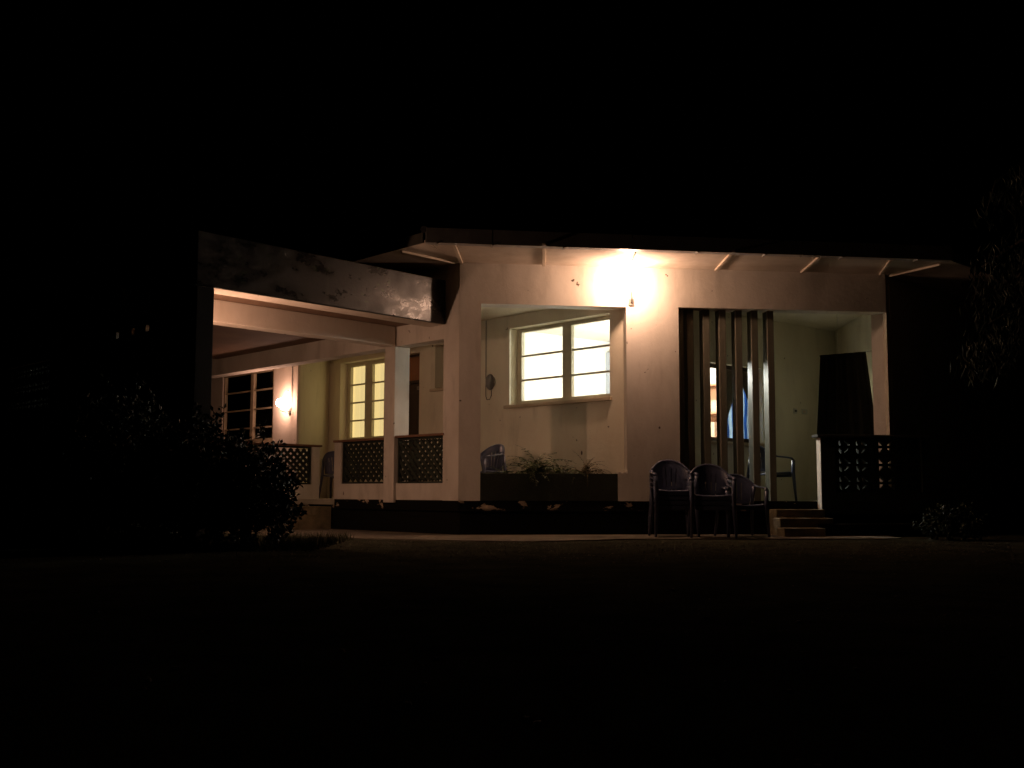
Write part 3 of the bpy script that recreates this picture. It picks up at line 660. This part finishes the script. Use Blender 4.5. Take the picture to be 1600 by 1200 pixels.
# brown window curtain parted to a peak, blue and white sheer showing behind it
vz0, vz1 = 1.30, 2.60
mb = MB(); N = 24
for k in range(N + 1):
    u = k / N; hl = .40 * math.sin(min(1, u * 1.15) * 1.57)    # half width of the gap
    zz = 2.34 - (2.34 - vz0) * u
    for sgn, edge in ((-1, 2.34), (1, 3.45)):
        mb.v.append(tuple(V.P(2.84 + sgn * hl, -.25 + .02 * math.sin(u * 5), zz))); mb.v.append(tuple(V.P(edge, -.25 + .02 * math.sin(u * 3), zz)))
for k in range(N):
    a = 4 * k; mb.f += [(a, a + 1, a + 5, a + 4), (a + 2, a + 3, a + 7, a + 6)]
k0 = len(mb.v)
mb.v += [tuple(V.P(2.34, -.25, 2.34)), tuple(V.P(3.45, -.25, 2.34)), tuple(V.P(3.45, -.25, vz1)), tuple(V.P(2.34, -.25, vz1))]; mb.f.append((k0, k0 + 1, k0 + 2, k0 + 3))
bc = mb.build('window_curtain', M['browncloth']); sm = bc.modifiers.new('thickness', 'SOLIDIFY'); sm.thickness = .008
tag(bc, 'dark brown curtain drawn apart to a peak in the window behind the fins', 'curtain')
drape('sheer_curtain', V, {'z': (1.25, 2.5), 'f': lambda u: (2.42, 3.45)}, -.34, 'sheer', 'blue and white sheer curtain glowing behind the parted brown one', 'curtain', .03, 4, 60, 6, .002)

# shelf in the lit room seen through the gap beside the curtain
SH = Frame((rm(1.0, 3.78).x, rm(1.0, 3.78).y), 132, -1)
sh = thing('shelf_unit', tuple(SH.P(.8, 0, FL)), 'orange-brown wooden shelves inside the lit room behind the fins', 'shelf')
for s in (0.0, 1.6):
    mb = MB(); SH.box(mb, s, s + .03, .0, .28, FL + .022, 2.45); mb.build('side_board', M['wood'], sh)
for z in (.6, 1.05, 1.5, 1.92, 2.40):
    mb = MB(); SH.box(mb, .031, 1.599, .0, .275, z, z + .03); mb.build('shelf_board', M['wood'], sh)
mb = MB(); SH.box(mb, .031, 1.599, .001, .012, FL + .03, 2.45); mb.build('back_board', M['wood'], sh)
random.seed(8)
for i, (s, z, w, h, lab) in enumerate(((.15, 1.951, .22, .20, 'pale carton on the upper shelf, nearest its left end'), (.55, 1.951, .3, .28, 'tall pale carton in the middle of the upper shelf'), (1.05, 1.951, .26, .22, 'pale carton at the right end of the upper shelf'), (.30, 1.531, .3, .25, 'pale carton on the lower shelf, left of its neighbour'), (.85, 1.531, .35, .22, 'wide pale carton on the lower shelf'))):
    mb = MB(); SH.box(mb, s, s + w, .05, .24, z, z + h); o = mb.build('carton', M['paper'], None, False, True, .006); tag(o, lab, 'box', 'cartons on the shelves')

# ------------------------------------------------------------------ chairs
def chair_parts(root):
    # seat
    mb = MB(); nx, ny = 8, 8; top = []
    for k, off in ((0, 0), (1, -.022)):
        for j in range(ny + 1):
            for i in range(nx + 1):
                u, v = i / nx * 2 - 1, j / ny * 2 - 1
                x = u * (.235 - .015 * v); y = v * .22 - .01; z = .425 - .018 * (1 - u * u) - .012 * v - .03 * max(0, -v - .75) * 4 * .5 + off
                mb.v.append((x, y, z))
    n1 = (nx + 1) * (ny + 1)
    for o in (0, n1):
        for j in range(ny):
            for i in range(nx): a = o + j * (nx + 1) + i; mb.f.append((a, a + 1, a + nx + 2, a + nx + 1))
    for i in range(nx):
        for j in (0, ny): a = j * (nx + 1) + i; mb.f.append((a, a + 1, a + 1 + n1, a + n1))
    for j in range(ny):
        for i in (0, nx): a = j * (nx + 1) + i; mb.f.append((a, a + nx + 1, a + nx + 1 + n1, a + n1))
    mb.build('seat', M['plastic'], root, True, False)
    # seat apron
    mb = MB(); mb.prism([(-.225, -.232), (.225, -.232), (.225, -.222), (-.225, -.222)], .355, .403); mb.build('apron', M['plastic'], root, False, False)
    # back: fan of slats inside a rounded hoop
    def bp_(u, v): # u -1..1, v 0..1
        zt = .815 - .135 * abs(u) ** 2.4; xb, xt = .19 * u, .262 * u * (1 - .04 * abs(u))
        y0, yt = .205 - .02 * u * u, .275 - .13 * abs(u) ** 2.2
        return Vector((xb + (xt - xb) * v, y0 + (yt - y0) * v, .43 + (zt - .43) * v))
    mb = MB(); ncol, nr = 30, 8
    for sgn in (0, 1):
        for j in range(nr + 1):
            for i in range(ncol + 1): mb.v.append(tuple(bp_(i / ncol * 2 - 1, j / nr) + Vector((0, -.010 * sgn, 0))))
    N1 = (ncol + 1) * (nr + 1); keep = set()
    for j in range(nr):
        for i in range(ncol):
            if 1 <= j <= nr - 3 and i in (8, 12, 17, 21): continue
            keep.add((i, j))
    for i, j in keep:
        a = j * (ncol + 1) + i
        mb.f += [(a, a + 1, a + ncol + 2, a + ncol + 1), (a + N1, a + N1 + ncol + 1, a + N1 + ncol + 2, a + N1 + 1)]
        for di, dj, e0, e1 in ((-1, 0, a, a + ncol + 1), (1, 0, a + 1, a + ncol + 2), (0, -1, a, a + 1), (0, 1, a + ncol + 1, a + ncol + 2)):
            if (i + di, j + dj) not in keep: mb.f.append((e0, e1, e1 + N1, e0 + N1))
    back = mb.build('backrest', M['plastic'], root, False, False)
    hoop = [bp_(u, 1.0) for u in [x / 14 for x in range(-14, 15)]]
    MB().tube(hoop, .017, 8).build('hoop', M['plastic'], back, True, False)
    for sx in (-1, 1):
        e = hoop[0] if sx < 0 else hoop[-1]
        MB().tube([e, (sx * .272, .06, .655), (sx * .282, -.08, .645), (sx * .280, -.19, .635), (sx * .272, -.235, .60)], .027, 10, .013).build('armrest', M['plastic'], root, True, False)
        MB().tube([(sx * .272, -.232, .60), (sx * .262, -.235, .42), (sx * .282, -.265, .0)], [.030, .028, .018], 8).build('leg', M['plastic'], root, True, False)
        MB().tube([(sx * .255, .145, .66), (sx * .235, .20, .42), (sx * .265, .27, .0)], [.022, .026, .018], 8).build('leg', M['plastic'], root, True, False)
proto = None
def chair(x, y, z, rz, label, group):
    global proto
    if proto is None:
        proto = thing('plastic_chair', (x, y, z), label, 'chair', group, rz); chair_parts(proto); return proto
    r = proto.copy(); COL.objects.link(r); r.location = (x, y, z); r.rotation_euler = (0, 0, rz); tag(r, label, 'chair', group)
    for ch in proto.children:
        c = ch.copy(); COL.objects.link(c); c.parent = r
        for g in ch.children: d = g.copy(); COL.objects.link(d); d.parent = c
    return r
G1 = 'blue plastic armchairs on the forecourt'; G2 = 'blue plastic armchairs on the veranda'; gz = 0.014
nm4 = ['lowest', 'second lowest', 'third', 'topmost']
for k in range(4): chair(2.13, 14.9, gz + .063 * k, R(4), f'{nm4[k]} blue plastic armchair of the tall stack against the porch pillar', G1)
nm3 = ['lowest', 'middle', 'topmost']
for k in range(3): chair(2.585, 14.62, gz + .063 * k, R(-3), f'{nm3[k]} blue plastic armchair of the stack in the centre of the row', G1)
chair(3.04, 14.95, gz, R(10), 'single blue plastic armchair at the right of the row, by the steps', G1)
chair(-.40, 16.45, FL, R(-48), 'blue plastic armchair seen sideways behind the planter', G2)
chair(-3.06, 19.95, FL, R(165), 'blue plastic armchair just inside the veranda entrance beside the lattice pier', G2)
chair(3.84, 16.75, FL, R(115), 'blue plastic armchair behind the fins in the right porch', G2)

# ------------------------------------------------------------------ shrubs, tree, grass
def leaf(mb, c, L, w, d, up):
    sd = d.cross(up)
    if sd.length < 1e-3: sd = Vector((1, 0, 0))
    sd.normalize(); nn = sd.cross(d).normalized()
    k = len(mb.v); mb.v += [tuple(c), tuple(c + d * L * .5 + sd * w + nn * L * .06), tuple(c + d * L - nn * L * .08), tuple(c + d * L * .5 - sd * w + nn * L * .06)]
    mb.f += [(k, k + 1, k + 2), (k, k + 2, k + 3)]
def shrub(pos, rx, ry, h, n, label, seed, L=.07, stems=9):
    random.seed(seed); o = thing('shrub', pos, label, 'shrub', 'shrubs beside the carport')
    lf = MB(); tips = []
    for k in range(stems):
        a = 6.28 * k / stems + random.uniform(-.4, .4); rr = random.uniform(.2, .95); hh = h * random.uniform(.7, 1.0) * (1 - .25 * rr)
        top = Vector((math.cos(a) * rx * rr, math.sin(a) * ry * rr, hh)); mid = Vector((top.x * .35, top.y * .35, hh * .55))
        MB().tube([(random.uniform(-.05, .05), random.uniform(-.05, .05), -.03), mid, top], [.018, .012, .005], 6).build('stem', M['trunk'], o, True, False)
    rnd = lambda: Vector((random.gauss(0, 1), random.gauss(0, 1), random.gauss(0, 1))).normalized()
    cl = []
    for k in range(int(n / 26)):     # leaf clumps through the volume, denser near the surface
        q = rnd(); q.z = abs(q.z); r = random.uniform(.25, 1.0) ** .5 * random.uniform(.88, 1.08)
        base = .62 + .38 * (1 - abs(q.z))
        cl.append((Vector((q.x * rx * r, q.y * ry * r, max(.05, h * (.12 + .82 * q.z * r) if q.z > .15 else h * random.uniform(.05, .35)))), q))
    for c, q in cl:
        tw = (q + Vector((0, 0, .7)) + rnd() * .6).normalized()
        for i in range(26):
            p = c + tw * random.uniform(-.07, .13) + rnd() * .035
            d = (tw * .6 + rnd()).normalized(); leaf(lf, p, L * random.uniform(.6, 1.2), L * .26 * random.uniform(.8, 1.2), d, rnd())
    lf.build('foliage', M['leaf'], o, False, False); return o
shrub((-2.76, 11.75, 0), .50, .5, 1.22, 8000, 'leafy dark shrub nearest the veranda steps', 11)
shrub((-3.28, 11.55, 0), .64, .6, 1.42, 10500, 'tall dense shrub in front of the carport column', 12)
shrub((-4.05, 11.7, 0), .70, .6, 1.75, 9000, 'tallest dark shrub left of the carport column', 13)
shrub((-5.2, 12.3, 0), .9, .7, 1.35, 7500, 'low dark shrub at the far left of the garden', 14)
shrub((5.55, 14.3, 0), .35, .3, .42, 1600, 'small low shrub beside the right footing', 15, .06, 6)
gr = MB(); random.seed(21)
for i in range(5200):
    u = random.random() ** 1.5; x = -2.3 + random.uniform(-2.2, .35) - .0; y = 12.4 + random.uniform(-1.2, 1.9) - u * .3
    if y > 14.2 - (x + 2.3) * .55: continue
    h = random.uniform(.04, .13); a = random.uniform(0, 6.28); w = .004; bx, by = math.cos(a) * h * .5, math.sin(a) * h * .5
    k = len(gr.v); gr.v += [(x - w, y, -.01), (x + w, y, -.01), (x + bx, y + by, h)]; gr.f.append((k, k + 1, k + 2))
tag(gr.build('grass', M['grass']), 'tufts of rough grass at the foot of the shrubs', 'grass', kind='stuff')
# tree leaning in from the right
tr = thing('tree', (6.55, 12.6, 0), 'dark tree with hanging slender leaves at the right edge', 'tree')
random.seed(31)
MB().tube([(0, 0, -.1), (.05, .02, 1.2), (.0, .05, 2.4), (-.1, .1, 3.6), (-.05, .1, 4.6)], [.14, .12, .10, .07, .03], 10).build('trunk', M['trunk'], tr, True, False)
lf = MB(); rnd = lambda: Vector((random.gauss(0, 1), random.gauss(0, 1), random.gauss(0, 1))).normalized()
for k in range(34):
    a = random.uniform(0, 6.28); z0 = random.uniform(2.2, 4.4); ln = random.uniform(.6, 1.3); p0 = Vector((-.05, .08, z0))
    p1 = p0 + Vector((math.cos(a) * ln * .6, math.sin(a) * ln * .6, .25)); p2 = p1 + Vector((math.cos(a) * ln * .45, math.sin(a) * ln * .45, -.25)); p3 = p2 + Vector((math.cos(a) * .15, math.sin(a) * .15, -.45))
    if k < 16: MB().tube([p0, p1, p2, p3], [.03, .02, .012, .004], 6).build('branch', M['trunk'], tr, True, False)
    for i in range(120):
        u = random.uniform(.25, 1.0); q = lerp(lerp(p0, p1, u), lerp(p2, p3, u), u) + rnd() * .16
        leaf(lf, q, random.uniform(.10, .19), .016, (Vector((0, 0, -1)) + rnd() * .6).normalized(), rnd())
lf.build('crown', M['treeleaf'], tr, False, False)
